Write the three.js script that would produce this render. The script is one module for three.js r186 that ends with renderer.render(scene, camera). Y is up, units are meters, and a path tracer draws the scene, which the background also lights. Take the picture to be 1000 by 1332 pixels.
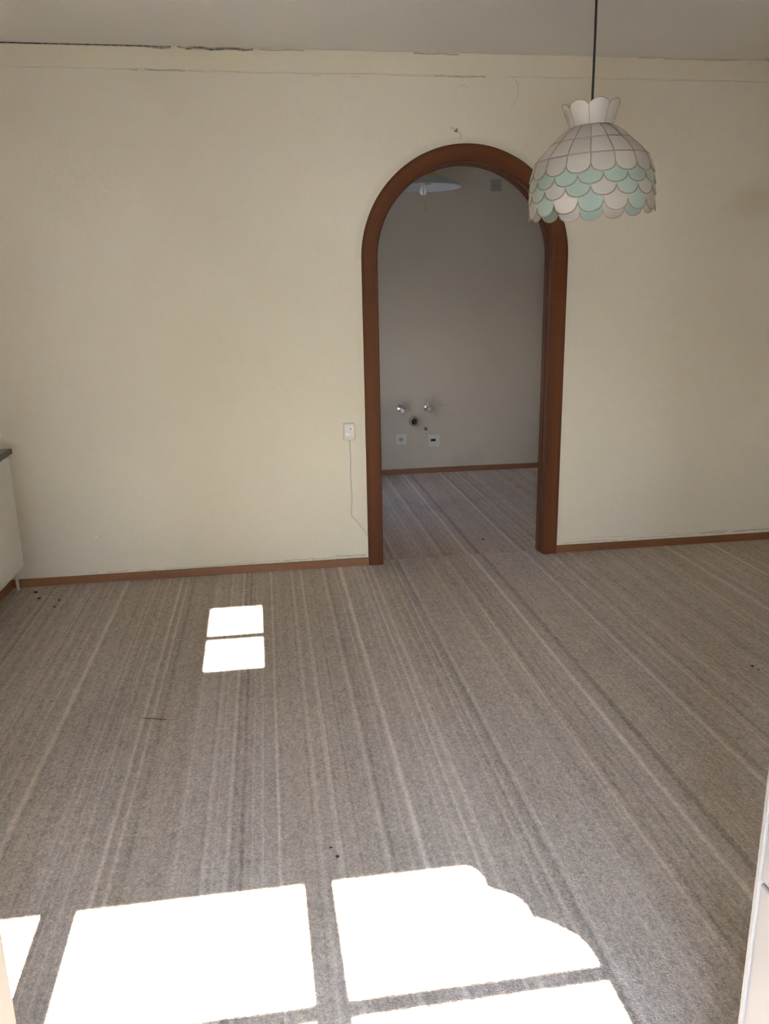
import * as THREE from 'three';
import { RoundedBoxGeometry } from 'three/addons/geometries/RoundedBoxGeometry.js';
import { mergeGeometries } from 'three/addons/utils/BufferGeometryUtils.js';

// ---------------------------------------------------------------- camera, sky, sun, exposure
const scene = new THREE.Scene();
const camera = new THREE.PerspectiveCamera(65.37, 1000 / 1332, 0.05, 200);
camera.position.set(0, 1.45, 4.25);
camera.rotation.set(THREE.MathUtils.degToRad(-14.97), THREE.MathUtils.degToRad(-8.17), THREE.MathUtils.degToRad(-1.065), 'YXZ');
scene.add(camera);

const SUN_DIR = new THREE.Vector3(0.015, 0.53, 1).normalize();
// hazy autumn sky: warm white near the horizon, pale blue towards the zenith, the same all round
{
  const w = 64, h = 64, d = new Float32Array(w * h * 4), low = [15.0, 14.6, 14.0], high = [6.0, 8.9, 14.5];
  for (let j = 0; j < h; j++) {
    const up = ((j + 0.5) / h - 0.5) * Math.PI, t = Math.min(1, Math.max(0, up / 0.6)), k = Math.pow(t, 0.7);
    for (let i = 0; i < w; i++) { const n = (j * w + i) * 4; for (let c = 0; c < 3; c++) d[n + c] = up < 0 ? low[c] * 0.5 : low[c] + (high[c] - low[c]) * k; d[n + 3] = 1; }
  }
  const sky = new THREE.DataTexture(d, w, h, THREE.RGBAFormat, THREE.FloatType);
  sky.mapping = THREE.EquirectangularReflectionMapping; sky.magFilter = sky.minFilter = THREE.LinearFilter; sky.needsUpdate = true;
  scene.background = sky;
}

const renderer = new THREE.WebGLRenderer({ antialias: true });
renderer.toneMapping = THREE.LinearToneMapping;
renderer.toneMappingExposure = 3.85;
renderer.shadowMap.enabled = true;

const sun = new THREE.DirectionalLight(new THREE.Color(1.0, 0.965, 0.91), 19);
sun.position.copy(SUN_DIR).multiplyScalar(20).add(new THREE.Vector3(0, 0, 2));
sun.target.position.set(0, 0, 2);
sun.castShadow = true;
sun.shadow.radius = 0.4;
sun.shadow.mapSize.set(4096, 4096);
Object.assign(sun.shadow.camera, { left: -6, right: 6, top: 6, bottom: -6, near: 1, far: 60 });
scene.add(sun, sun.target);

// ---------------------------------------------------------------- helpers
let seed = 7;
const rnd = () => { seed = (seed * 1664525 + 1013904223) >>> 0; return seed / 4294967296; };
const hash = (x, y, s = 0) => { let h = (x * 374761393 + y * 668265263 + s * 1274126177) | 0; h = Math.imul(h ^ (h >>> 13), 1274126177); return ((h ^ (h >>> 16)) >>> 0) / 4294967296; };
const sm = (t) => t * t * (3 - 2 * t);
function noise(x, y, s = 0) {
  const i = Math.floor(x), j = Math.floor(y), u = sm(x - i), v = sm(y - j);
  const a = hash(i, j, s), b = hash(i + 1, j, s), c = hash(i, j + 1, s), d = hash(i + 1, j + 1, s);
  return a + (b - a) * u + (c - a) * v + (a - b - c + d) * u * v - 0.5;
}
const fbm = (x, y, s = 0, n = 4) => { let t = 0, a = 1; for (let k = 0; k < n; k++) { t += a * noise(x, y, s + k); x *= 2.03; y *= 2.03; a *= 0.5; } return t; };
const clamp = (v, a = 0, b = 1) => Math.min(b, Math.max(a, v));
const smooth = (a, b, x) => sm(clamp((x - a) / (b - a)));
const toS = (c) => 255 * clamp(c <= 0.0031308 ? 12.92 * c : 1.055 * Math.pow(c, 1 / 2.4) - 0.055);

function texture(w, h, fn, color = true) {            // fn(u, v) -> linear rgb, v upwards
  const d = new Uint8Array(w * h * 4);
  for (let j = 0; j < h; j++) for (let i = 0; i < w; i++) {
    const c = fn((i + 0.5) / w, (j + 0.5) / h), k = (j * w + i) * 4;
    for (let n = 0; n < 3; n++) d[k + n] = color ? toS(c[n]) : 255 * clamp(c[n]);
    d[k + 3] = 255;
  }
  const t = new THREE.DataTexture(d, w, h);
  t.wrapS = t.wrapT = THREE.RepeatWrapping; t.magFilter = THREE.LinearFilter; t.minFilter = THREE.LinearMipmapLinearFilter; t.generateMipmaps = true;
  if (color) t.colorSpace = THREE.SRGBColorSpace;
  t.needsUpdate = true;
  return t;
}
const span = (t, x0, y0, w, h) => { t.repeat.set(1 / w, 1 / h); t.offset.set(-x0 / w, -y0 / h); return t; };
const M = (c, rough, extra = {}) => new THREE.MeshStandardMaterial({ color: Array.isArray(c) ? new THREE.Color().setRGB(...c) : c, roughness: rough, ...extra });

const used = {};
const numbered = (n) => { const k = used[n] = (used[n] ?? -1) + 1; return k ? `${n}_${String(k).padStart(3, '0')}` : n; };
function mesh(name, geo, mat, parent = scene) {
  const m = new THREE.Mesh(geo, mat); m.name = parent === scene ? numbered(name) : name;
  if (parent !== scene) { let k = 0, n = name; while (parent.children.some((c) => c.name === n)) n = `${name}_${String(++k).padStart(3, '0')}`; m.name = n; }
  m.castShadow = m.receiveShadow = true; parent.add(m); return m;
}
const struct = (name, geo, mat) => { const m = mesh(name, geo, mat); m.name = name; m.userData.kind = 'structure'; return m; };
function structGroup(name, pos = [0, 0, 0]) { const g = new THREE.Group(); g.name = name; g.position.set(...pos); g.userData.kind = 'structure'; scene.add(g); return g; }
function thing(name, label, category, pos = [0, 0, 0], group) {
  const g = new THREE.Group(); g.name = numbered(name); g.position.set(...pos); scene.add(g);
  g.userData = { label, category }; if (group) g.userData.group = group; return g;
}
function tag(o, label, category, group) { Object.assign(o.userData, { label, category }); if (group) o.userData.group = group; return o; }
function metric(g) {                                   // uv in metres by the dominant axis of each face
  if (g.index) g = g.toNonIndexed();
  const p = g.attributes.position, n = g.attributes.normal, uv = new Float32Array(p.count * 2);
  for (let i = 0; i < p.count; i++) {
    const ax = Math.abs(n.getX(i)), ay = Math.abs(n.getY(i)), az = Math.abs(n.getZ(i));
    const [u, v] = ay >= ax && ay >= az ? [p.getX(i), p.getZ(i)] : ax >= az ? [p.getZ(i), p.getY(i)] : [p.getX(i), p.getY(i)];
    uv[2 * i] = u; uv[2 * i + 1] = v;
  }
  g.setAttribute('uv', new THREE.BufferAttribute(uv, 2)); return g;
}
function box(x0, x1, y0, y1, z0, z1, r = 0) {
  const g = r ? new RoundedBoxGeometry(x1 - x0, y1 - y0, z1 - z0, 2, r) : new THREE.BoxGeometry(x1 - x0, y1 - y0, z1 - z0);
  g.translate((x0 + x1) / 2, (y0 + y1) / 2, (z0 + z1) / 2); return metric(g);
}
const join = (list) => mergeGeometries(list.map((g) => { const n = g.index ? g.toNonIndexed() : g; for (const k of Object.keys(n.attributes)) if (!['position', 'normal', 'uv'].includes(k)) n.deleteAttribute(k); return n; }));
const cyl = (r0, r1, h, n = 24) => new THREE.CylinderGeometry(r0, r1, h, n);
const lathe = (pts, n = 48) => new THREE.LatheGeometry(pts.map(([x, y]) => new THREE.Vector2(x, y)), n);
const tube = (pts, r, seg = 40, n = 8) => new THREE.TubeGeometry(new THREE.CatmullRomCurve3(pts.map((p) => new THREE.Vector3(...p)), false, 'catmullrom', 0.15), seg, r, n);
function wallWithHoles(x0, x1, y0, y1, z0, z1, holes) {
  const s = new THREE.Shape([[x0, y0], [x1, y0], [x1, y1], [x0, y1]].map((p) => new THREE.Vector2(...p)));
  for (const [a, b, c, d] of holes) s.holes.push(new THREE.Path([[a, c], [a, d], [b, d], [b, c]].map((p) => new THREE.Vector2(...p))));
  const g = new THREE.ExtrudeGeometry(s, { depth: z1 - z0, bevelEnabled: false }); g.translate(0, 0, z0); return metric(g);
}
const turned = (g) => g.rotateY(Math.PI / 2);          // x runs along -z afterwards

// ---------------------------------------------------------------- materials
const H = 2.605, XL = -1.4, XR = 3.35, ZB = 3.78;
// striped carpet: pale yarn lines measured across the room plus irregular finer ones
const lines = [[-0.797, 1], [-0.654, 0.6], [-0.509, 0.8], [-0.473, 0.8], [-0.395, 0.6], [-0.311, 1], [-0.236, 0.6], [-0.176, 0.7], [-0.035, 0.5], [0.078, 0.6], [0.13, 0.7], [0.251, 0.7], [0.349, 1.4], [0.456, 0.6], [0.488, 0.7], [0.521, 1], [0.61, 0.8], [0.651, 0.6], [0.7, 0.8], [0.821, 0.6], [0.862, 0.7], [0.962, 0.7], [1.065, 0.5], [1.124, 1], [1.184, -0.6], [1.273, 0.4], [1.353, 0.5], [1.438, 1.1], [1.572, 0.8], [1.69, 0.6], [0.273, -0.7], [-0.44, -0.6]];
for (let x = 1.76; x < 3.4; x += 0.045 + rnd() * 0.08) lines.push([x, 0.4 + rnd() * 0.8]);
for (let x = -0.86; x > -1.45; x -= 0.05 + rnd() * 0.08) lines.push([x, 0.3 + rnd() * 0.6]);
for (let x = -1.4; x < 3.4; x += 0.05 + rnd() * 0.12) lines.push([x, -0.2 - rnd() * 0.35]);
for (let x = -1.4; x < 3.4; x += 0.018 + rnd() * 0.05) lines.push([x, (rnd() < 0.72 ? 1 : -0.8) * (0.25 + rnd() * 0.4), 0.003]);
const BINS = 4800, bins = new Float32Array(BINS), wide = lines.map(([x, a, w]) => [x, a, w ?? (Math.abs(a) > 0.95 ? 0.009 : 0.0055)]);
for (let i = 0; i < BINS; i++) {
  const x = -1.45 + i * 0.001; let t = 0;
  for (const [c, a, w] of wide) { const d = (x - c) / w; if (Math.abs(d) < 3) t += a * Math.exp(-d * d); }
  bins[i] = t * 0.36 + 0.09 * noise(x * 9, 3.3, 11) + 0.12 * noise(x * 32, 1.7, 12) + 0.13 * noise(x * 95, 1.1, 13);
}
function carpetColor(x, z, s) {
  const wob = 0.004 * noise(z * 1.3, x * 2, 21) + 0.0018 * noise(z * 18, x * 30, 22);
  const b = clamp((x + wob + 1.45) / 0.001, 0, BINS - 2), i = Math.floor(b);
  let t = bins[i] + (bins[i + 1] - bins[i]) * (b - i);
  t *= 0.75 + 0.5 * (noise(z * 2.2, x * 22, 23) + 0.5);
  const grain = (hash(Math.floor(x * 427), Math.floor(z * 500), s) - 0.5) * 0.42 + 0.42 * noise(x * 205, z * 175, s + 4) + 0.2 * noise(x * 120, z * 95, s + 6) + 0.14 * noise(x * 70, z * 28, s + 5);
  const worn = 0.10 * fbm(x * 1.1, z * 1.1, 31, 3);
  const k = clamp(1 + t + grain + worn, 0.35, 1.75), cool = clamp(t * 0.7 + 0.5 + 0.5 * noise(x * 7, z * 0.4, 41));
  const dirt = 1 - 0.1 * smooth(0.25, 0.6, fbm(x * 3.1, z * 2.3, 51, 3));
  return [0.525 * k * dirt, (0.428 + 0.02 * cool) * k * dirt, (0.325 + 0.06 * cool) * k * dirt];
}
const carpetBump = texture(1024, 1024, (u, v) => { const q = 0.5 + 0.5 * noise(u * 190, v * 190, 61) + 0.4 * (hash(Math.floor(u * 512), Math.floor(v * 512), 62) - 0.5); return [q, q, q]; }, false);
const bumpA = carpetBump.clone(); bumpA.repeat.set(2, 2); bumpA.needsUpdate = true;
const carpetRoom = M(0xffffff, 0.98, { map: span(texture(2048, 2048, (u, v) => carpetColor(XL + u * 4.8, -0.06 + v * 4.1, 1)), XL, -0.06, 4.8, 4.1), bumpMap: bumpA, bumpScale: 0.004 });
const carpetKitchen = M([0.95, 0.86, 0.80], 0.98, { map: span(texture(1024, 1024, (u, v) => carpetColor(0.013 + u * 2.6, 7 - 2.5 + v * 2.5, 2)), 0, -2.45, 2.6, 2.5), bumpMap: bumpA, bumpScale: 0.004 });

// wall paint with mottling, hairline cracks and scuffs
const strokes = [];                                     // [[x, y] ..., width, darkness]
const stroke = (pts, w, a) => strokes.push({ pts, w, a, lo: [Math.min(...pts.map((p) => p[0])) - 4 * w, Math.min(...pts.map((p) => p[1])) - 4 * w], hi: [Math.max(...pts.map((p) => p[0])) + 4 * w, Math.max(...pts.map((p) => p[1])) + 4 * w] });
function jag(x0, y0, x1, y1, w, a, step = 0.06, amp = 0.004, keep = 0.9) {
  let run = []; const n = Math.ceil(Math.hypot(x1 - x0, y1 - y0) / step);
  for (let i = 0; i <= n; i++) {
    run.push([x0 + (x1 - x0) * i / n, y0 + (y1 - y0) * i / n + (rnd() - 0.5) * amp * 2]);
    if (rnd() > keep || i === n) { if (run.length > 1) stroke(run, w * (0.6 + rnd() * 0.8), a); run = run.length > 1 && i < n ? [run[run.length - 1]].slice(rnd() < 0.5 ? 0 : 1) : []; }
  }
}
jag(-1.4, 2.604, -0.55, 2.601, 0.0045, 0.9, 0.05, 0.002, 0.97); jag(-0.55, 2.6, 0.02, 2.597, 0.0055, 0.85, 0.04, 0.004, 0.85);
jag(0.02, 2.597, 0.3, 2.597, 0.003, 0.45, 0.04, 0.003, 0.7); jag(0.75, 2.598, 1.02, 2.598, 0.004, 0.6, 0.05, 0.003, 0.8); jag(1.9, 2.598, 2.5, 2.6, 0.003, 0.3, 0.05, 0.003, 0.8);
jag(-0.5, 2.5, 3.3, 2.506, 0.0016, 0.3, 0.1, 0.003, 0.8); jag(-0.55, 2.503, -0.3, 2.501, 0.003, 0.5, 0.04, 0.003, 0.7); jag(0.9, 2.501, 1.15, 2.501, 0.003, 0.45, 0.04, 0.003, 0.7); jag(0.3, 2.491, 0.65, 2.49, 0.0018, 0.3, 0.04, 0.003, 0.7);
stroke([[1.30, 2.5], [1.322, 2.47], [1.325, 2.43], [1.308, 2.39], [1.29, 2.37]], 0.0016, 0.35); stroke([[1.02, 2.46], [1.05, 2.462], [1.075, 2.45]], 0.0015, 0.3);
stroke([[0.98, 2.27], [1.005, 2.262], [1.02, 2.25], [1.035, 2.235], [1.03, 2.22]], 0.006, 0.22); stroke([[1.0, 2.255], [1.012, 2.251]], 0.004, 0.75);
jag(-1.0, 0.052, 0.5, 0.052, 0.0028, 0.3, 0.05, 0.004, 0.75); jag(0.33, 0.063, 0.5, 0.06, 0.004, 0.4, 0.03, 0.003, 0.8); jag(0.05, 0.055, 0.33, 0.056, 0.003, 0.35, 0.03, 0.004, 0.75);
jag(1.65, 0.056, 3.3, 0.058, 0.003, 0.35, 0.05, 0.005, 0.75); jag(1.65, 0.075, 3.3, 0.075, 0.002, 0.2, 0.06, 0.006, 0.6); jag(2.5, 0.062, 3.0, 0.066, 0.005, 0.4, 0.05, 0.004, 0.85);
function strokeAt(x, y) {
  let t = 0;
  for (const s of strokes) {
    if (x < s.lo[0] || y < s.lo[1] || x > s.hi[0] || y > s.hi[1]) continue;
    let d = 9;
    for (let i = 0; i + 1 < s.pts.length; i++) {
      const [ax, ay] = s.pts[i], [bx, by] = s.pts[i + 1], dx = bx - ax, dy = by - ay, q = clamp(((x - ax) * dx + (y - ay) * dy) / (dx * dx + dy * dy || 1));
      d = Math.min(d, Math.hypot(x - ax - q * dx, y - ay - q * dy));
    }
    t = Math.max(t, s.a * (1 - smooth(s.w * 0.35, s.w * 1.2, d)) * (0.7 + 0.6 * (noise(x * 90, y * 90, 77) + 0.5)));
  }
  return clamp(t);
}
const CREAM = [0.70, 0.635, 0.50];
function wallColor(x, y) {
  const m = 0.05 * fbm(x * 1.6, y * 1.6, 71) + 0.018 * noise(x * 40, y * 40, 72), yel = fbm(x * 0.9, y * 0.9, 73, 3);
  let s = strokeAt(x, y);
  const stain = 0.16 * smooth(0.22, 0.02, Math.hypot((x - 2.66) * 0.9, (y - 1.92) * 1.6));
  const band = y > 2.504 ? 0.05 : 0;
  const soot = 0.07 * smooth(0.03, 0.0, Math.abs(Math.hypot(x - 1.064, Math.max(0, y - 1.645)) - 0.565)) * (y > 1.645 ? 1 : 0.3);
  const spot = Math.hypot(x + 0.94, y - 0.253) < 0.006 ? 1.25 : 1;
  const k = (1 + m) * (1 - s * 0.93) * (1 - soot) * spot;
  return [CREAM[0] * k * (1 - stain * 0.5), CREAM[1] * k * (1 - 0.01 * yel - stain * 0.65 - band * 0.2), CREAM[2] * k * (1 - 0.07 * yel - stain - band)];
}
const plasterBump = texture(1024, 1024, (u, v) => { const q = 0.5 + 0.35 * fbm(u * 60, v * 60, 81, 3) + 0.25 * noise(u * 14, v * 14, 82); return [q, q, q]; }, false);
const PB = { bumpMap: plasterBump, bumpScale: 0.0015 };
const wallFar = M(0xffffff, 0.9, { map: span(texture(2048, 1112, (u, v) => wallColor(XL - 0.02 + u * 4.8, v * H)), XL - 0.02, 0, 4.8, H), ...PB });
const wallCream = M([0.69, 0.63, 0.50], 0.9, PB);
const wallWhite = M([0.74, 0.72, 0.68], 0.9, PB);
const kitchenSmudge = (x, y) => {
  let t = 0;
  for (const [a, b, r, k] of [[1.14, 0.585, 0.05, 0.28], [1.37, 0.58, 0.06, 0.28], [1.25, 0.45, 0.06, 0.15], [1.75, 0.08, 0.10, 0.10], [1.58, 0.07, 0.07, 0.12], [1.40, 0.52, 0.05, 0.1]]) { const d = Math.hypot(x - a, y - b) / r; t += k * Math.exp(-d * d * (1 + noise(x * 40, y * 40, 91))); }
  return t;
};
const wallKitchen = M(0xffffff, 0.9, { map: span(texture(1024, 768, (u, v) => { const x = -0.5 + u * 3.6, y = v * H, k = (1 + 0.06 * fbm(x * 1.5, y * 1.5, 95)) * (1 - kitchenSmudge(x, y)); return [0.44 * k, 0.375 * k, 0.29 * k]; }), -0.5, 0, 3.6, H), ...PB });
const ceilMat = M(0xffffff, 0.92, { map: span(texture(512, 512, (u, v) => { const k = 1 + 0.06 * fbm(u * 6, v * 6, 97); return [0.69 * k, 0.665 * k, 0.605 * k]; }), XL, 0, 4.8, 4.2), ...PB });

const woodTex = (w, h, base, dark, s) => texture(w, h, (u, v) => {
  const g = fbm(v * 22 + 0.5 * noise(u * 3, v * 5, s), u * 2.2, s + 1, 4), f = noise(v * 150, u * 9, s + 3), pore = noise(v * 260, u * 26, s + 4) > 0.33 ? 0.8 : 1;
  const t = clamp(0.5 + 0.55 * g + 0.22 * f); return base.map((b, i) => (b * t + dark[i] * (1 - t)) * pore);
});
const frameTex = woodTex(1024, 512, [0.150, 0.052, 0.018], [0.082, 0.025, 0.0085], 101);
frameTex.repeat.set(0.7, 2.6);
const frameWood = new THREE.MeshPhysicalMaterial({ roughness: 0.6, specularIntensity: 0.35, map: frameTex });
const liningWood = new THREE.MeshPhysicalMaterial({ color: new THREE.Color().setRGB(0.82, 0.8, 0.85), roughness: 0.5, specularIntensity: 0.5, map: frameTex });
const baseTex = woodTex(1024, 256, [0.30, 0.135, 0.055], [0.20, 0.082, 0.032], 131); baseTex.repeat.set(0.8, 4);
const baseWood = M(0xffffff, 0.5, { map: baseTex });
const darkBase = M([0.8, 0.72, 0.65], 0.5, { map: baseTex });
const whitePaint = M([0.45, 0.42, 0.375], 0.4);
const leafPaint = M([0.265, 0.25, 0.235], 0.45);
const enamel = M([0.62, 0.60, 0.55], 0.4);
const chrome = M([0.75, 0.75, 0.76], 0.16, { metalness: 1 });
const brassDull = M([0.36, 0.31, 0.22], 0.38, { metalness: 0.8 });
const plastic = M([0.62, 0.585, 0.50], 0.38);
const plasticGrey = M([0.50, 0.47, 0.40], 0.45);
const hole = M([0.03, 0.028, 0.025], 0.7);
const blackCord = M([0.012, 0.011, 0.010], 0.5);
const stone = M([0.045, 0.04, 0.036], 0.35);
const pane = new THREE.MeshPhysicalMaterial({ color: 0xffffff, roughness: 0, transmission: 1, thickness: 0, ior: 1.5 });
const concrete = M([0.42, 0.41, 0.38], 0.9);

// ---------------------------------------------------------------- room shell
struct('floor', box(XL - 0.1, XR + 0.1, -0.15, 0, -0.06, ZB + 0.2), carpetRoom);
struct('floor_kitchen', box(-0.6, 3.2, -0.15, -0.001, -2.45, -0.0605), carpetKitchen);
struct('ceiling', box(XL - 0.1, XR + 0.1, H, H + 0.15, -0.09, ZB + 0.2), ceilMat);
struct('ceiling_kitchen', box(-0.6, 3.2, H, H + 0.15, -2.45, -0.09), ceilMat);

const CX = 1.064, YS = 1.645;
{ // partition with the arched opening
  const s = new THREE.Shape(), r = 0.476;
  s.moveTo(XL - 0.1, -0.15); s.lineTo(CX - r, -0.15); s.lineTo(CX - r, YS); s.absarc(CX, YS, r, Math.PI, 0, true); s.lineTo(CX + r, -0.15);
  s.lineTo(XR + 0.1, -0.15); s.lineTo(XR + 0.1, H); s.lineTo(XL - 0.1, H); s.closePath();
  const g = new THREE.ExtrudeGeometry(s, { depth: 0.09, bevelEnabled: false, curveSegments: 40 }); g.translate(0, 0, -0.09);
  struct('wall_back', metric(g), wallFar);
}
struct('trim_1', (() => { // shallow plaster band under the ceiling, its lower edge slightly wavy
  const s = new THREE.Shape(); s.moveTo(XL, 2.5985);
  for (let x = XL; x <= XR; x += 0.05) s.lineTo(x, 2.505 + 0.0025 * noise(x * 3, 0.5, 141) + 0.0015 * noise(x * 14, 0.5, 142));
  s.lineTo(XR, 2.505); s.lineTo(XR, 2.5985);
  for (let x = XR; x >= XL; x -= 0.05) s.lineTo(x, 2.6005 - (x < 0.2 ? 0.0035 : 0) + 0.003 * noise(x * 8, 0.5, 143));
  const g = new THREE.ExtrudeGeometry(s, { depth: 0.003, bevelEnabled: true, bevelSize: 0.0015, bevelThickness: 0.0015, bevelSegments: 1 }); return metric(g);
})(), wallFar);

// left wall with a window above the dark sill
const LW = [0.55, 1.95, 0.785, 2.15];                    // z0, z1, y0, y1
{ const g = wallWithHoles(-(ZB + 0.2), 0.09 + 0, -0.15, H, 0, 0.28, [[-LW[1], -LW[0], LW[2], LW[3]]]);
  turned(g); g.translate(XL - 0.28, 0, 0); struct('wall_left', metric(g), wallCream); }
struct('wall_right', box(XR, XR + 0.2, -0.15, H, -0.09, ZB + 0.2), wallCream);
const OP = [-1.25, 0.74, 2.25];                         // garden-side opening x0, x1, head
struct('wall_front', wallWithHoles(XL - 0.28, XR + 0.2, -0.15, H, ZB, ZB + 0.2, [[OP[0], -0.6, 0.0, OP[2]], [-0.553, OP[1], 0.0, OP[2]], [0.92, 2.25, 0.0, 1.2]]), wallCream);

// kitchen beyond the arch
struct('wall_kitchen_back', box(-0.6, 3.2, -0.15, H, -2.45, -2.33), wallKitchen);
{ const g = wallWithHoles(0.09, 2.45, -0.15, H, 0, 0.25, [[1.3, 1.6, 0.75, 1.65]]); turned(g); g.translate(-0.6, 0, 0); struct('wall_kitchen_left', metric(g), wallWhite); }
struct('wall_kitchen_right', box(3.0, 3.2, -0.15, H, -2.45, -0.09), wallWhite);
struct('baseboard_kitchen', box(-0.35, 3.0, -0.001, 0.045, -2.33, -2.316, 0.003), darkBase);

// baseboards of the room
struct('baseboard_back', box(XL + 0.012, CX - 0.552, 0, 0.045, 0, 0.012, 0.003), baseWood);
struct('baseboard_back_right', box(CX + 0.552, XR, 0, 0.045, 0, 0.012, 0.003), darkBase);
struct('baseboard_left', box(XL, XL + 0.012, 0, 0.045, 0, ZB, 0.003), baseWood);

// ---------------------------------------------------------------- arched wooden door frame
function sweep(profile, from, to, n) {                  // profile in (r, z); path angle-like pieces: straight legs and semicircle
  const P = [], U = []; let d = 0; const rings = [];
  for (let i = 0; i <= n; i++) {
    const a = from(i / n); rings.push(a);
  }
  let len = 0, per = [0]; for (let k = 0; k < profile.length; k++) { const [a, b] = profile[k], [c, e] = profile[(k + 1) % profile.length]; per.push(per[k] + Math.hypot(c - a, e - b)); }
  const flip = from(0).n[0] > 0 && from(0).t[1] > 0;
  const quad = (a, b, c, e, ua, ub, uc, ue) => { if (flip) { P.push(...a, ...c, ...b, ...a, ...e, ...c); U.push(...ua, ...uc, ...ub, ...ua, ...ue, ...uc); return; } P.push(...a, ...b, ...c, ...a, ...c, ...e); U.push(...ua, ...ub, ...uc, ...ua, ...uc, ...ue); };
  const N = [];
  for (let k = 0; k < profile.length; k++) {
    const p = profile[k], q = profile[(k + 1) % profile.length], nr = q[1] - p[1], nz = -(q[0] - p[0]), L = Math.hypot(nr, nz) || 1;
    let s = 0;
    for (let i = 0; i < n; i++) {
      const A = rings[i], B = rings[i + 1], step = to;
      const pt = (R, pr) => [R.o[0] + R.n[0] * pr[0], R.o[1] + R.n[1] * pr[0], pr[1]];
      const a = pt(A, p), b = pt(A, q), c = pt(B, q), e = pt(B, p);
      const l = step / n, u0 = s, u1 = s + l; s = u1;
      quad(a, b, c, e, [u0, per[k]], [u0, per[k + 1]], [u1, per[k + 1]], [u1, per[k]]);
      const nv = (R) => [R.n[0] * nr / L, R.n[1] * nr / L, nz / L];
      if (flip) N.push(...nv(A), ...nv(B), ...nv(A), ...nv(A), ...nv(B), ...nv(B)); else N.push(...nv(A), ...nv(A), ...nv(B), ...nv(A), ...nv(B), ...nv(B));
    }
  }
  for (const end of [0, n]) {                           // caps
    const R = rings[end], c0 = profile[0];
    for (let k = 1; k + 1 < profile.length; k++) {
      for (const pr of [c0, profile[k], profile[k + 1]]) { P.push(R.o[0] + R.n[0] * pr[0], R.o[1] + R.n[1] * pr[0], pr[1]); U.push(pr[0], pr[1]); N.push(R.t[0] * (end ? 1 : -1), R.t[1] * (end ? 1 : -1), 0); }
    }
  }
  const g = new THREE.BufferGeometry();
  g.setAttribute('position', new THREE.Float32BufferAttribute(P, 3)); g.setAttribute('normal', new THREE.Float32BufferAttribute(N, 3)); g.setAttribute('uv', new THREE.Float32BufferAttribute(U, 2));
  return g;
}
const legPath = (side, y0, y1) => (t) => ({ o: [CX, y0 + (y1 - y0) * t], n: [side, 0], t: [0, 1] });
const arcPath = (e) => (t) => { const a = Math.PI - e - (Math.PI - 2 * e) * t; return { o: [CX, YS], n: [Math.cos(a), Math.sin(a)], t: [Math.sin(a), -Math.cos(a)] }; };
{
  const f = structGroup('door_1');
  const casing = [[0.4725, 0], [0.4725, 0.015], [0.4755, 0.018], [0.5465, 0.018], [0.5500, 0.0145], [0.5500, 0]];
  const casingB = casing.map(([r, z]) => [r, -0.09 - z]).reverse();
  const lining = [[0.466, -0.098], [0.466, 0.008], [0.469, 0.011], [0.4760, 0.011], [0.4760, -0.098]];
  const stop = [[0.4605, -0.098], [0.4605, -0.045], [0.4625, -0.043], [0.4665, -0.043], [0.4665, -0.098]];
  for (const [s, nm] of [[-1, 'left'], [1, 'right']]) {
    mesh('casing', sweep(casing, legPath(s, 0, YS - 0.0003), YS, 1), frameWood, f);
    mesh('jamb_lining', sweep(lining, legPath(s, 0, YS - 0.0003), YS, 1), liningWood, f);
    mesh('door_stop', sweep(stop, legPath(s, 0, YS - 0.0003), YS, 1), liningWood, f);
    mesh('kitchen_casing', sweep(casingB, legPath(s, 0, YS), YS, 1), frameWood, f);
  }
  mesh('arch_casing', sweep(casing, arcPath(0.0003), Math.PI * 0.5, 64), frameWood, f);
  mesh('arch_lining', sweep(lining, arcPath(0.0003), Math.PI * 0.47, 64), liningWood, f);
  mesh('arch_stop', sweep(stop, arcPath(0.0003), Math.PI * 0.46, 64), liningWood, f);
  mesh('kitchen_arch_casing', sweep(casingB, arcPath(0.001), Math.PI * 0.5, 64), frameWood, f);
}

// ---------------------------------------------------------------- windows and balcony doors (behind the viewer) and the left window
function frameBars(list, mat, parent, name = 'frame_bar') { for (const b of list) mesh(name, box(...b), mat, parent); }
{
  const w = structGroup('window_1'), X = XL - 0.12, [z0, z1, y0, y1] = LW;
  frameBars([[X - 0.03, X + 0.03, y0, y0 + 0.06, z0, z1, 0.006], [X - 0.03, X + 0.03, y1 - 0.06, y1, z0, z1, 0.006], [X - 0.03, X + 0.03, y0, y1, z0, z0 + 0.06, 0.006], [X - 0.03, X + 0.03, y0, y1, z1 - 0.06, z1, 0.006], [X - 0.03, X + 0.03, y0, y1, (z0 + z1) / 2 - 0.05, (z0 + z1) / 2 + 0.05, 0.006]], whitePaint, w);
  mesh('glass_pane', box(X - 0.003, X + 0.003, y0 + 0.06, y1 - 0.06, z0 + 0.06, (z0 + z1) / 2 - 0.05), pane, w);
  mesh('glass_pane', box(X - 0.003, X + 0.003, y0 + 0.06, y1 - 0.06, (z0 + z1) / 2 + 0.05, z1 - 0.06), pane, w);
  for (let i = 0; i < 26; i++) mesh('shutter_slat', box(X - 0.095, X - 0.083, 0.785 + i * 0.0525, 0.785 + i * 0.0525 + 0.0515, z0 - 0.02, z1 + 0.02, 0.004), plasticGrey, w);
  mesh('window_sill', box(XL - 0.09, -1.232, 0.757, 0.784, 0.222, 2.25, 0.006), stone, w);
}
const T = 0.53, ZG = 5.0;
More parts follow.
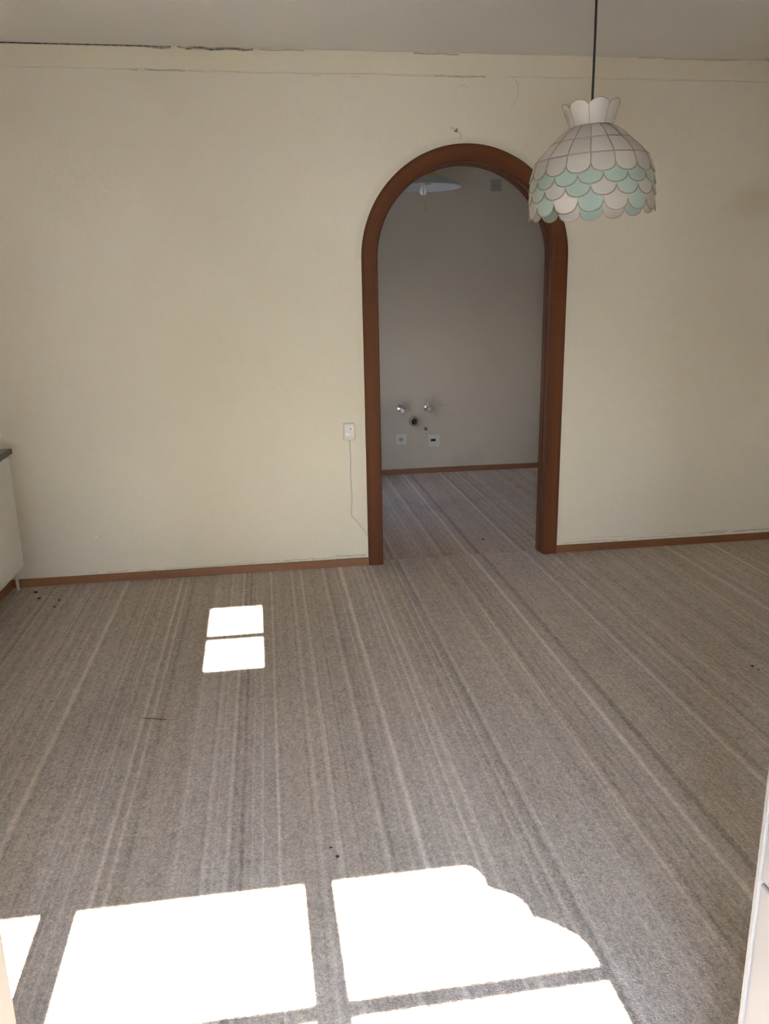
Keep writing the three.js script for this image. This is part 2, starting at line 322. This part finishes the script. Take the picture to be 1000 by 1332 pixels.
{ // glazed front of the loggia: every pane throws its own patch of sun on the carpet
  const cols = [[-0.77, -0.575], [-0.498, 0.062], [0.135, 0.700]];
  const yTop = (z) => (ZG + 0.03 - z) * T, yBot = (z) => (ZG - z) * T;
  const holes = [], small = [-0.261, -0.018];
  for (const [a, b] of cols) holes.push([a, b, yBot(2.868), yTop(2.505)], [a, b, 0.5, yTop(2.915)]);
  holes.push([1.02, 1.55, 0.55, 0.85], [1.62, 2.21, 0.55, 0.92]);
  const sm2 = [[...small, yBot(0.848), yTop(0.520)], [...small, yBot(1.208), yTop(0.905)]];
  struct('wall_loggia_front', wallWithHoles(-2.3, 2.6, -0.6, 2.75, ZG, ZG + 0.03, [...holes, ...sm2]), whitePaint);
  const w = structGroup('window_2'); for (const [a, b, c, d] of holes) mesh('glass_pane', box(a, b, c, d, ZG + 0.012, ZG + 0.016), pane, w);
  const v = structGroup('window_3'); for (const [a, b, c, d] of sm2) mesh('glass_pane', box(a, b, c, d, ZG + 0.012, ZG + 0.016), pane, v);
  struct('floor_loggia', box(-2.3, 2.6, -0.2, -0.02, ZB + 0.2, ZG), concrete);
  struct('ceiling_loggia', box(-2.3, 2.6, 2.6, 2.75, ZB + 0.2, ZG), wallWhite);
  const side = (x, n, h) => { const g = wallWithHoles(-ZG, -(ZB + 0.2), -0.6, 2.6, 0, 0.06, h); turned(g); g.translate(x, 0, 0); struct(n, metric(g), whitePaint); };
  side(-2.3, 'wall_loggia_left', []); side(2.54, 'wall_loggia_right', []);
}
function leaf(name, x0, x1, zFree, zHinge, bead, rails) { // a glazed balcony door leaf swung open at right angles
  const g = structGroup(name), top = 2.2, st = 0.1;
  mesh('stile', box(x0, x1, 0.012, top, zFree, zFree + st, 0.004), leafPaint, g);
  mesh('stile', box(x0, x1, 0.012, top, zHinge - st, zHinge, 0.004), leafPaint, g);
  let y = 0.012;
  for (const [a, b] of rails) mesh('rail', box(x0, x1, a, b, zFree + st, zHinge - st, 0.004), leafPaint, g);
  const xm = (x0 + x1) / 2;
  for (let i = 0; i + 1 < rails.length; i++) {
    const a = rails[i][1], b = rails[i + 1][0];
    if (i === 0) mesh('panel', box(xm - 0.012, xm + 0.012, a - 0.01, b + 0.01, zFree + st - 0.01, zHinge - st + 0.01, 0.004), leafPaint, g);
    else mesh('glass_pane', box(xm - 0.003, xm + 0.003, a - 0.01, b + 0.01, zFree + st - 0.01, zHinge - st + 0.01), pane, g);
  }
  return g;
}
leaf('door_2', -0.598, -0.5535, 2.9, ZB - 0.005, 1, [[0.012, 0.2], [0.62, 0.72], [2.08, 2.2]]);
{ // right leaf: the camera sees the lower end of its free stile, with a cover moulding and a joint
  const g = structGroup('door_3'), x0 = 0.702, x1 = 0.745, zF = 3.31, zH = ZB - 0.005;
  mesh('stile', box(x0, x1, 0.585, 2.2, zF, zF + 0.12, 0.004), leafPaint, g);
  mesh('stile', box(x0, x1, 0.012, 2.2, zH - 0.1, zH, 0.004), leafPaint, g);
  mesh('rail', box(x0, x1, 0.012, 0.580, zF, zH - 0.1, 0.004), leafPaint, g);
  mesh('rail', box(x0, x1, 2.08, 2.2, zF + 0.12, zH - 0.1, 0.004), leafPaint, g);
  mesh('edge_bead', box(x0 - 0.004, x0 + 0.01, 0.02, 2.19, zF - 0.004, zF + 0.006, 0.002), leafPaint, g);
  mesh('glass_pane', box(0.72, 0.726, 0.57, 2.09, zF + 0.11, zH - 0.09), pane, g);
}
{
  const w = structGroup('window_4'); const X = -0.45;
  frameBars([[X - 0.03, X + 0.03, 0.75, 0.81, -1.6, -1.3, 0.006], [X - 0.03, X + 0.03, 1.59, 1.65, -1.6, -1.3, 0.006], [X - 0.03, X + 0.03, 0.75, 1.65, -1.6, -1.56, 0.006], [X - 0.03, X + 0.03, 0.75, 1.65, -1.34, -1.3, 0.006]], whitePaint, w);
  mesh('glass_pane', box(X - 0.003, X + 0.003, 0.8, 1.6, -1.57, -1.33), pane, w);
}
const gardenWall = M([0.55, 0.47, 0.36], 0.95);
struct('wall_garden_left', box(-14, -2.4, -0.6, 2.4, 8.5, 8.75), gardenWall);
struct('wall_garden_right', box(-0.3, 14, -0.6, 2.4, 8.5, 8.75), gardenWall);
struct('ground', box(-25, 25, -0.9, -0.6, -20, 30), M([0.40, 0.36, 0.30], 0.95));

// ---------------------------------------------------------------- radiator under the sill
{
  const r = thing('radiator', 'white flat-fronted radiator under the dark stone sill on the left wall', 'radiator', [-1.29, 0, 1.15]);
  const f = (n, g, m) => { g.translate(1.29, 0, -1.15); return mesh(n, g, m, r); };
  f('front_panel', box(-1.262, -1.24, 0.2, 0.75, 0.262, 2.1, 0.006), enamel);
  f('end_panel', box(-1.36, -1.2565, 0.21, 0.74, 0.268, 0.286, 0.004), enamel);
  f('rear_panel', box(-1.372, -1.35, 0.2, 0.74, 0.27, 2.1, 0.006), enamel);
  for (const z of [0.6, 1.7]) f('bracket', box(-1.3995, -1.36, 0.3, 0.36, z, z + 0.04), enamel);
  f('supply_pipe', tube([[-1.352, 0, 0.05], [-1.352, 0.2, 0.05], [-1.352, 0.3, 0.06], [-1.34, 0.33, 0.12], [-1.33, 0.33, 0.28]], 0.0085, 40, 10), enamel);
  const k = f('valve', new THREE.CylinderGeometry(0.018, 0.02, 0.05, 16).rotateX(Math.PI / 2).translate(-1.33, 0.33, 0.235), chrome);
}

// ---------------------------------------------------------------- pendant lamp with shell shade
{
  const L = [1.07, 1.965, 1.6];
  const lamp = thing('pendant_lamp', 'hanging lamp with a domed shade of white and mint green shell scallops', 'lamp', L);
  const shell = (c, r = 0.38, t = 0.42) => new THREE.MeshPhysicalMaterial({ color: new THREE.Color().setRGB(...c), roughness: r, transmission: t, thickness: 0, side: THREE.DoubleSide });
  const whites = [[0.69, 0.63, 0.55], [0.64, 0.58, 0.505], [0.73, 0.67, 0.59]].map((c) => shell(c)), clear = [[0.70, 0.65, 0.58], [0.66, 0.61, 0.55], [0.74, 0.69, 0.62]].map((c) => shell(c, 0.32, 0.45)), greens = [[0.47, 0.57, 0.47], [0.43, 0.53, 0.44], [0.53, 0.62, 0.53]].map((c) => shell(c));
  const prof = [[0.0655, 0], [0.098, -0.018], [0.126, -0.044], [0.155, -0.070], [0.178, -0.096], [0.190, -0.125], [0.197, -0.153], [0.202, -0.19], [0.2055, -0.225], [0.207, -0.275]];
  const curve = new THREE.CatmullRomCurve3(prof.map(([r, y]) => new THREE.Vector3(r, y, 0)), false, 'centripetal');
  const cp = curve.getPoints(300);
  const radius = (y) => { for (let i = 0; i + 1 < cp.length; i++) if (y <= cp[i].y + 1e-9 && y >= cp[i + 1].y) { const t = (cp[i].y - y) / (cp[i].y - cp[i + 1].y || 1); return cp[i].x + (cp[i + 1].x - cp[i].x) * t; } return y > 0 ? 0.0655 : 0.207; };
  const N = 16, STEP = 2 * Math.PI / N, ROT = Math.PI / 2 + 0.05 + STEP / 2 - STEP / 2;   // panel centre a little left of the side facing the room
  const at = (th, y, off) => { const r = radius(y) + off; return [r * Math.cos(th), y, -r * Math.sin(th)]; };
  // angle measured so that th = -90deg faces +z (towards the viewer)
  function patch(th0, half, top, bot, off, nu = 10, nv = 6, th = 0.0011) {  // bot(u) gives the lower edge
    const g = new THREE.BufferGeometry(), P = [], I = [], U = [], w = nu + 1;
    for (const o of [0, -th]) for (let j = 0; j <= nv; j++) for (let i = 0; i <= nu; i++) {
      const u = i / nu, y0 = typeof top === 'function' ? top(u) : top, y = y0 + (bot(u) - y0) * j / nv;
      P.push(...at(th0 + (u - 0.5) * 2 * half, y, off + o)); U.push(u * 0.08, y);
    }
    const S = w * (nv + 1), q = (a, b, c, d) => I.push(a, b, c, a, c, d);
    for (let j = 0; j < nv; j++) for (let i = 0; i < nu; i++) { const a = j * w + i, b = a + 1, c = a + w + 1, d = a + w; q(a, d, c, b); q(S + a, S + b, S + c, S + d); }
    for (let i = 0; i < nu; i++) { q(i, i + 1, S + i + 1, S + i); const a = nv * w + i; q(a, S + a, S + a + 1, a + 1); }
    for (let j = 0; j < nv; j++) { const a = j * w, b = a + nu; q(a, S + a, S + a + w, a + w); q(b, b + w, S + b + w, S + b); }
    g.setIndex(I); g.setAttribute('position', new THREE.Float32BufferAttribute(P, 3)); g.setAttribute('uv', new THREE.Float32BufferAttribute(U, 2)); g.computeVertexNormals(); return g;
  }
  const scallop = (tip, h) => (u) => tip + h * (1 - Math.sqrt(Math.max(0, 1 - (2 * u - 1) ** 2)));
  const shade = new THREE.Group(); shade.name = 'lamp_shade'; shade.rotation.z = 0.047; lamp.add(shade);
  const lead = [];
  const wire = (pts, r = 0.0014) => lead.push(new THREE.TubeGeometry(new THREE.CatmullRomCurve3(pts.map((p) => new THREE.Vector3(...p))), pts.length * 2, r * 1.2, 6));
  const CENTER = -Math.PI / 2 - 0.20;                     // panel nearest the viewer
  const rows = [                                          // top, bottom tip, scallop height, half-step shift, offset outwards, palette
    { n: 'shell_panel', top: 0, tip: -0.045, h: 0, sh: 0, off: 0, pal: 'w' },
    { n: 'shell_panel', top: -0.045, tip: -0.096, h: 0, sh: 0, off: 0, pal: 'w' },
    { n: 'shell_scallop', top: -0.096, tip: -0.153, h: 0.026, sh: 0, off: 0, pal: 'w' },
    { n: 'shell_scallop', top: -0.118, tip: -0.1865, h: 0.027, sh: 0.5, off: -0.0022, pal: 'g' },
    { n: 'shell_scallop', top: -0.150, tip: -0.2215, h: 0.028, sh: 0, off: -0.0044, pal: 'm' },
    { n: 'shell_scallop', top: -0.186, tip: -0.266, h: 0.030, sh: 0.5, off: -0.0066, pal: 'n' },
  ];
  rows.forEach((R, ri) => {
    for (let k = 0; k < N; k++) {
      const th = CENTER + (k + R.sh) * STEP, half = STEP / 2 * (R.h ? 0.995 : 0.97), b = R.h ? scallop(R.tip, R.h) : () => R.tip;
      const even = (k & 1) === 0, green = R.pal === 'g' || (R.pal === 'm' && !even) || (R.pal === 'n' && !even);
      mesh(R.n, patch(th, half, R.top, b, R.off), (green ? greens : ri < 2 ? clear : whites)[Math.floor(rnd() * 3)], shade);
      const e = []; const n = 12;
      for (let i = 0; i <= n; i++) { const u = i / n; e.push(at(th + (u - 0.5) * STEP, b(u), R.off + 0.0002)); }
      wire(e);
      if (ri < 3) { const y1 = R.h ? R.tip + R.h : R.tip, s = []; for (let i = 0; i <= 4; i++) s.push(at(th + STEP / 2, R.top + (y1 - R.top) * i / 4, R.off + 0.0002)); wire(s, 0.0013); }
    }
  });
  mesh('solder_edging', join(lead), brassDull, shade);
  // crown of eight flared petals
  const crownLead = [];
  for (let k = 0; k < 8; k++) {
    const th = -Math.PI / 2 + 0.31 + k * Math.PI / 4 + Math.PI / 8, nu = 10, nv = 8, P = [], I = [], U = [], w = nu + 1, edge = [];
    const pt = (u, v, o) => { const s = 2 * u - 1, hgt = 0.070 * (1 - 0.34 * (1 - Math.sqrt(Math.max(0, 1 - s * s * 0.92)))), y = hgt * v, r = 0.0655 + 0.026 * Math.pow(y / 0.07, 1.15), hw = (0.0655 * Math.sin(Math.PI / 8)) * 0.97 + 0.0085 * Math.min(1, y / 0.06), dist = r * Math.cos(Math.PI / 8) + 0.006 * (1 - s * s) + o; return [dist * Math.cos(th) - s * hw * Math.sin(th), y, -(dist * Math.sin(th) + s * hw * Math.cos(th))]; };
    for (const o of [0, -0.0012]) for (let j = 0; j <= nv; j++) for (let i = 0; i <= nu; i++) { P.push(...pt(i / nu, j / nv, o)); U.push(i / nu, j / nv); }
    const S = w * (nv + 1), q = (a, b, c, d) => I.push(a, b, c, a, c, d);
    for (let j = 0; j < nv; j++) for (let i = 0; i < nu; i++) { const a = j * w + i, b = a + 1, c = a + w + 1, d = a + w; q(a, b, c, d); q(S + a, S + d, S + c, S + b); }
    for (let i = 0; i < nu; i++) { q(i, S + i, S + i + 1, i + 1); const a = nv * w + i; q(a, a + 1, S + a + 1, S + a); }
    for (let j = 0; j < nv; j++) { const a = j * w, b = a + nu; q(a, a + w, S + a + w, S + a); q(b, S + b, S + b + w, b + w); }
    const g = new THREE.BufferGeometry(); g.setIndex(I); g.setAttribute('position', new THREE.Float32BufferAttribute(P, 3)); g.setAttribute('uv', new THREE.Float32BufferAttribute(U, 2)); g.computeVertexNormals();
    mesh('crown_petal', g, whites[k % 3], shade);
    for (let j = 0; j <= 6; j++) edge.push(pt(0, j / 6, 0)); for (let i = 1; i <= 10; i++) edge.push(pt(i / 10, 1, 0)); for (let j = 5; j >= 0; j--) edge.push(pt(1, j / 6, 0));
    crownLead.push(new THREE.TubeGeometry(new THREE.CatmullRomCurve3(edge.map((p) => new THREE.Vector3(...p)), false, 'catmullrom', 0.1), 60, 0.0013, 6));
  }
  mesh('crown_edging', join(crownLead), brassDull, shade);
  mesh('crown_ring', join([new THREE.TorusGeometry(0.0655, 0.0032, 8, 48).rotateX(Math.PI / 2), lathe([[0.0001, 0.002], [0.06, 0.002], [0.065, 0], [0.06, -0.002], [0.0001, -0.002]], 32)]), brassDull, shade);
  mesh('lamp_socket', lathe([[0.0001, 0.02], [0.014, 0.02], [0.019, 0.008], [0.019, -0.055], [0.021, -0.057], [0.021, -0.07], [0.0001, -0.07]], 24), M([0.05, 0.055, 0.06], 0.4), lamp);
  mesh('light_bulb', lathe([[0.0001, -0.068], [0.013, -0.07], [0.014, -0.085], [0.026, -0.105], [0.030, -0.125], [0.026, -0.145], [0.014, -0.156], [0.0001, -0.158]], 24), M([0.35, 0.38, 0.42], 0.15), lamp);
  mesh('cord', tube([[0, 0.01, 0], [-0.001, 0.3, 0], [-0.004, H - L[1] - 0.01, 0]], 0.0042, 12, 8), blackCord, lamp);
  mesh('ceiling_rose', lathe([[0.0001, H - L[1]], [0.05, H - L[1]], [0.05, H - L[1] - 0.012], [0.02, H - L[1] - 0.03], [0.0001, H - L[1] - 0.03]].map(([r, y]) => [r, y - 0.0005]), 32), plastic, lamp);
}

// ---------------------------------------------------------------- kitchen pendant
{
  const L = [1.105, 2.14, -1.2];
  const lamp = thing('kitchen_pendant', 'shallow white enamel pendant lamp with yellow top seen through the arch', 'lamp', L);
  mesh('lamp_shade', lathe([[0.215, 0.0], [0.218, 0.001], [0.217, 0.005], [0.19, 0.026], [0.15, 0.045], [0.105, 0.058], [0.1, 0.0585], [0.1, 0.056], [0.148, 0.042], [0.188, 0.023], [0.213, 0.001], [0.215, 0]], 64), M([0.42, 0.425, 0.42], 0.4), lamp);
  mesh('shade_cap', lathe([[0.124, 0.0545], [0.122, 0.059], [0.085, 0.073], [0.04, 0.085], [0.022, 0.115], [0.0001, 0.128], [0.0001, 0.055], [0.096, 0.055], [0.124, 0.0545]], 48), M([0.55, 0.40, 0.10], 0.4), lamp);
  mesh('lamp_socket', lathe([[0.0001, 0.07], [0.02, 0.07], [0.02, 0.02], [0.0001, 0.02]], 20), M([0.2, 0.19, 0.17], 0.4), lamp);
  mesh('light_bulb', lathe([[0.0001, 0.022], [0.012, 0.02], [0.014, 0.008], [0.024, -0.008], [0.026, -0.024], [0.02, -0.04], [0.0001, -0.048]], 24), new THREE.MeshPhysicalMaterial({ color: 0xffffff, roughness: 0.12, clearcoat: 1 }), lamp).position.x = -0.028;
  mesh('pull_cord', tube([[-0.035, 0.02, 0.03], [-0.036, -0.05, 0.03], [-0.028, -0.13, 0.03], [-0.024, -0.155, 0.03]], 0.0022, 16, 6), M([0.45, 0.30, 0.08], 0.7), lamp);
  mesh('cord', tube([[0, 0.12, 0], [0, 0.3, 0], [0, H - L[1] - 0.0005, 0]], 0.0035, 8, 8), blackCord, lamp);
}

// ---------------------------------------------------------------- wall fittings
{ // small surface-mounted phone box with its cable clipped to the wall
  const s = thing('telephone_socket', 'small white surface-mounted telephone box with a thin cable left of the arch', 'socket', [0.424, 0.763, 0]);
  mesh('housing', new RoundedBoxGeometry(0.064, 0.092, 0.026, 3, 0.007).translate(0, 0, 0.0135), plastic, s);
  mesh('cover', new RoundedBoxGeometry(0.05, 0.062, 0.006, 2, 0.0025).translate(0.001, 0.004, 0.0275), M([0.70, 0.67, 0.59], 0.35), s);
  mesh('screw', cyl(0.0035, 0.0035, 0.003, 12).rotateX(Math.PI / 2).translate(0.007, 0.017, 0.031), hole, s);
  mesh('label_plate', new RoundedBoxGeometry(0.018, 0.01, 0.003, 2, 0.001).translate(-0.011, -0.012, 0.031), M([0.92, 0.9, 0.86], 0.3), s);
  mesh('cable', tube([[0.002, -0.045, 0.006], [0.005, -0.14, 0.004], [0.003, -0.25, 0.005], [0.006, -0.36, 0.004], [0.001, -0.46, 0.004], [0.004, -0.475, 0.004], [0.05, -0.53, 0.004], [0.088, -0.59, 0.004]], 0.0038, 80, 8), M([0.58, 0.54, 0.45], 0.5), s);
}
const ZK = -2.33;
function valve(x, y, label, turn) {
  const v = thing('shutoff_valve', label, 'valve', [x, y, ZK], 'chrome shut-off valves');
  mesh('escutcheon', lathe([[0.0001, 0], [0.03, 0], [0.028, 0.006], [0.014, 0.012], [0.0001, 0.012]], 28).rotateX(Math.PI / 2), chrome, v);
  mesh('body', join([cyl(0.012, 0.012, 0.05, 20).rotateX(Math.PI / 2).translate(0, 0, 0.035), new THREE.SphereGeometry(0.02, 20, 14).translate(0, 0, 0.055)]), chrome, v);
  mesh('outlet', join([cyl(0.0095, 0.0095, 0.045, 6).rotateZ(turn).translate(-Math.sin(turn) * 0.03, Math.cos(turn) * 0.03, 0.055), cyl(0.013, 0.013, 0.014, 6).rotateZ(turn).translate(-Math.sin(turn) * 0.04, Math.cos(turn) * 0.04, 0.055)]), chrome, v);
  mesh('handle', join([cyl(0.017, 0.021, 0.024, 8).rotateX(Math.PI / 2).translate(0, 0, 0.085), cyl(0.007, 0.007, 0.02, 12).rotateX(Math.PI / 2).translate(0, 0, 0.07)]), chrome, v);
}
valve(1.098, 0.552, 'chrome shut-off valve on the kitchen wall, the one directly above the small square socket', 0.5);
valve(1.322, 0.560, 'chrome shut-off valve on the kitchen wall, the one nearer the middle of the arch', 0.1);
{
  const d = thing('drain_outlet', 'round brown drain pipe mouth between and below two chrome valves', 'pipe', [1.207, 0.45, ZK]);
  mesh('pipe', lathe([[0.025, 0], [0.034, 0], [0.034, 0.045], [0.031, 0.047], [0.027, 0.047], [0.025, 0.045], [0.025, 0]], 32).rotateX(Math.PI / 2), M([0.30, 0.23, 0.18], 0.4, { metalness: 0.5 }), d);
  mesh('collar', lathe([[0.034, 0], [0.043, 0], [0.043, 0.012], [0.034, 0.014]], 32).rotateX(Math.PI / 2), M([0.32, 0.26, 0.21], 0.45, { metalness: 0.4 }), d);
  mesh('rubber_seal', lathe([[0.0001, 0.018], [0.012, 0.02], [0.014, 0.034], [0.025, 0.038], [0.025, 0.012], [0.0001, 0.012]], 28).rotateX(Math.PI / 2), M([0.07, 0.05, 0.045], 0.6), d);
}
{
  const p = thing('pipe_stub', 'tiny dark capped pipe stub beside the drain outlet on the kitchen wall', 'pipe', [1.306, 0.386, ZK]);
  mesh('stub', cyl(0.009, 0.011, 0.03, 14).rotateX(Math.PI / 2 - 0.3).translate(0, 0, 0.012), M([0.16, 0.12, 0.09], 0.6), p);
  mesh('end_cap', cyl(0.0105, 0.0105, 0.007, 14).rotateX(Math.PI / 2 - 0.3).translate(0, -0.005, 0.029), M([0.08, 0.06, 0.05], 0.5), p);
}
function outlet(x, y, w, h, label, mat, slot) {
  const s = thing('wall_socket', label, 'socket', [x, y, ZK], 'kitchen wall sockets');
  const o = new THREE.Shape(), r = 0.008, a = w / 2, b = h / 2;
  o.moveTo(-a + r, -b); o.lineTo(a - r, -b); o.quadraticCurveTo(a, -b, a, -b + r); o.lineTo(a, b - r); o.quadraticCurveTo(a, b, a - r, b); o.lineTo(-a + r, b); o.quadraticCurveTo(-a, b, -a, b - r); o.lineTo(-a, -b + r); o.quadraticCurveTo(-a, -b, -a + r, -b);
  const c = new THREE.Path();
  if (slot) { c.moveTo(-0.028, -0.008); c.lineTo(0.02, -0.008); c.lineTo(0.02, 0.02); c.lineTo(-0.028, 0.02); c.closePath(); } else c.absarc(0, 0, 0.0215, 0, Math.PI * 2, false);
  o.holes.push(c);
  mesh('cover_plate', new THREE.ExtrudeGeometry(o, { depth: 0.014, bevelEnabled: true, bevelSize: 0.0025, bevelThickness: 0.0025, bevelSegments: 2, curveSegments: 24 }).translate(0, 0, 0.0005), mat, s);
  if (slot) mesh('slot', box(-0.032, 0.024, -0.012, 0.024, 0.0005, 0.006), hole, s);
  else {
    mesh('well', lathe([[0.0001, 0.0005], [0.025, 0.0005], [0.025, 0.004], [0.0001, 0.004]], 28).rotateX(Math.PI / 2), M([0.30, 0.29, 0.26], 0.5), s);
    for (const k of [-1, 1]) mesh('pin_hole', cyl(0.004, 0.004, 0.003, 12).rotateX(Math.PI / 2).translate(k * 0.0095, 0, 0.0045), hole, s);
    for (const k of [-1, 1]) mesh('earth_clip', box(-0.003, 0.003, k * 0.0185 - 0.0025, k * 0.0185 + 0.0025, 0.004, 0.013), chrome, s);
  }
}
outlet(1.095, 0.299, 0.084, 0.084, 'small square socket low on the kitchen wall under the chrome valves', plasticGrey, false);
outlet(1.376, 0.277, 0.094, 0.100, 'larger square connection box with a dark slot low on the kitchen wall', plasticGrey, true);
outlet(1.884, 2.302, 0.080, 0.080, 'square socket high on the kitchen wall near the top of the arch', M([0.27, 0.255, 0.215], 0.5), false);
{
  const n = thing('wall_hook', 'small dark bent nail sticking out of the wall above the arch', 'hook', [1.006, 2.254, 0]);
  mesh('shank', tube([[0, 0, -0.002], [0, 0, 0.012], [0.001, 0.001, 0.02], [0.001, 0.008, 0.024]], 0.0022, 16, 8), hole, n);
  mesh('plug', cyl(0.004, 0.0045, 0.003, 14).rotateX(Math.PI / 2).translate(0, 0, 0.0012), M([0.2, 0.17, 0.12], 0.8), n);
}

// ---------------------------------------------------------------- loose bits on the carpet
function crumb(x, z, r, label, c = [0.06, 0.05, 0.04]) {
  r *= 0.62;
  const g = new THREE.IcosahedronGeometry(r, 1), p = g.attributes.position;
  for (let i = 0; i < p.count; i++) { const k = 1 + 0.7 * noise(p.getX(i) * 300 + x * 50, p.getY(i) * 300 + p.getZ(i) * 300, 7); p.setXYZ(i, p.getX(i) * k * 1.2, p.getY(i) * k * 0.6, p.getZ(i) * k); }
  g.computeVertexNormals(); const m = mesh('crumb', g, M(c, 0.9)); m.position.set(x, r * 0.45, z); tag(m, label, 'crumb', 'dark crumbs on the carpet');
}
crumb(0.104, 2.372, 0.006, 'dark crumb just above the big sunlit pane, the smaller of two');
crumb(0.119, 2.413, 0.008, 'dark crumb just above the big sunlit pane, the larger of two');
crumb(1.861, 1.566, 0.009, 'dark crumb by the right picture edge, the larger of two');
crumb(1.868, 1.598, 0.006, 'dark crumb by the right picture edge, the smaller of two');
crumb(-1.249, 0.108, 0.015, 'dark flake on the carpet nearest the corner beside the radiator');
crumb(-1.209, 0.205, 0.012, 'dark flake on the carpet second from the radiator corner');
crumb(-1.101, 0.248, 0.010, 'dark crumb on the carpet third from the radiator corner');
crumb(-1.101, 0.344, 0.010, 'dark crumb on the carpet fourth from the radiator corner');
crumb(1.269, -0.333, 0.011, 'dark crumb on the kitchen carpet just inside the arch');
tag(mesh('twig', tube([[-0.508, 0.004, 1.556], [-0.48, 0.005, 1.566], [-0.455, 0.004, 1.574], [-0.42, 0.004, 1.585]], 0.0018, 16, 6), M([0.13, 0.09, 0.05], 0.9)), 'thin brown twig lying on the carpet near the small sun patch', 'twig');

// ---------------------------------------------------------------- gathered curtain in the loggia (its scalloped edge trims the corner of one sun patch)
{
  const z = ZG - 0.04, c = thing('curtain', 'cream curtain with a scalloped edge gathered at the side of the loggia glazing', 'curtain', [0.7, 1.36, z]);
  const at = (x, fz) => [x + 0.015 * (z - fz), (z - fz) * T], s = new THREE.Shape();
  const lobes = [[0.432, 2.500], [[0.475, 2.516], [0.492, 2.548], [0.481, 2.590]], [[0.535, 2.602], [0.574, 2.660], [0.562, 2.712]], [[0.635, 2.728], [0.678, 2.800], [0.664, 2.900]]];
  s.moveTo(at(0.40, 2.44)[0], at(0.40, 2.44)[1]); s.lineTo(...at(...lobes[0]));
  for (const L of lobes.slice(1)) s.bezierCurveTo(...at(...L[0]), ...at(...L[1]), ...at(...L[2]));
  s.lineTo(...at(0.69, 3.0)); s.lineTo(...at(0.80, 3.0)); s.lineTo(...at(0.80, 2.44)); s.closePath();
  const g = new THREE.ExtrudeGeometry(s, { depth: 0.002, bevelEnabled: false, curveSegments: 14 }), p = g.attributes.position;
  for (let i = 0; i < p.count; i++) p.setZ(i, p.getZ(i) + 0.006 * Math.sin(p.getX(i) * 60));
  g.computeVertexNormals(); g.translate(-0.7, -1.36, z - z);
  mesh('cloth', g, M([0.6, 0.55, 0.46], 0.9), c);
  mesh('curtain_rod', cyl(0.006, 0.006, 1.3, 12).rotateZ(Math.PI / 2).translate(-0.5, 0.0, 0.002), brassDull, c);
  for (const x of [-1.12, 0.13]) mesh('rod_bracket', box(x - 0.008, x + 0.008, -0.012, 0.012, 0, 0.0395), brassDull, c);
}

renderer.shadowMap.type = THREE.PCFSoftShadowMap;
renderer.render(scene, camera);
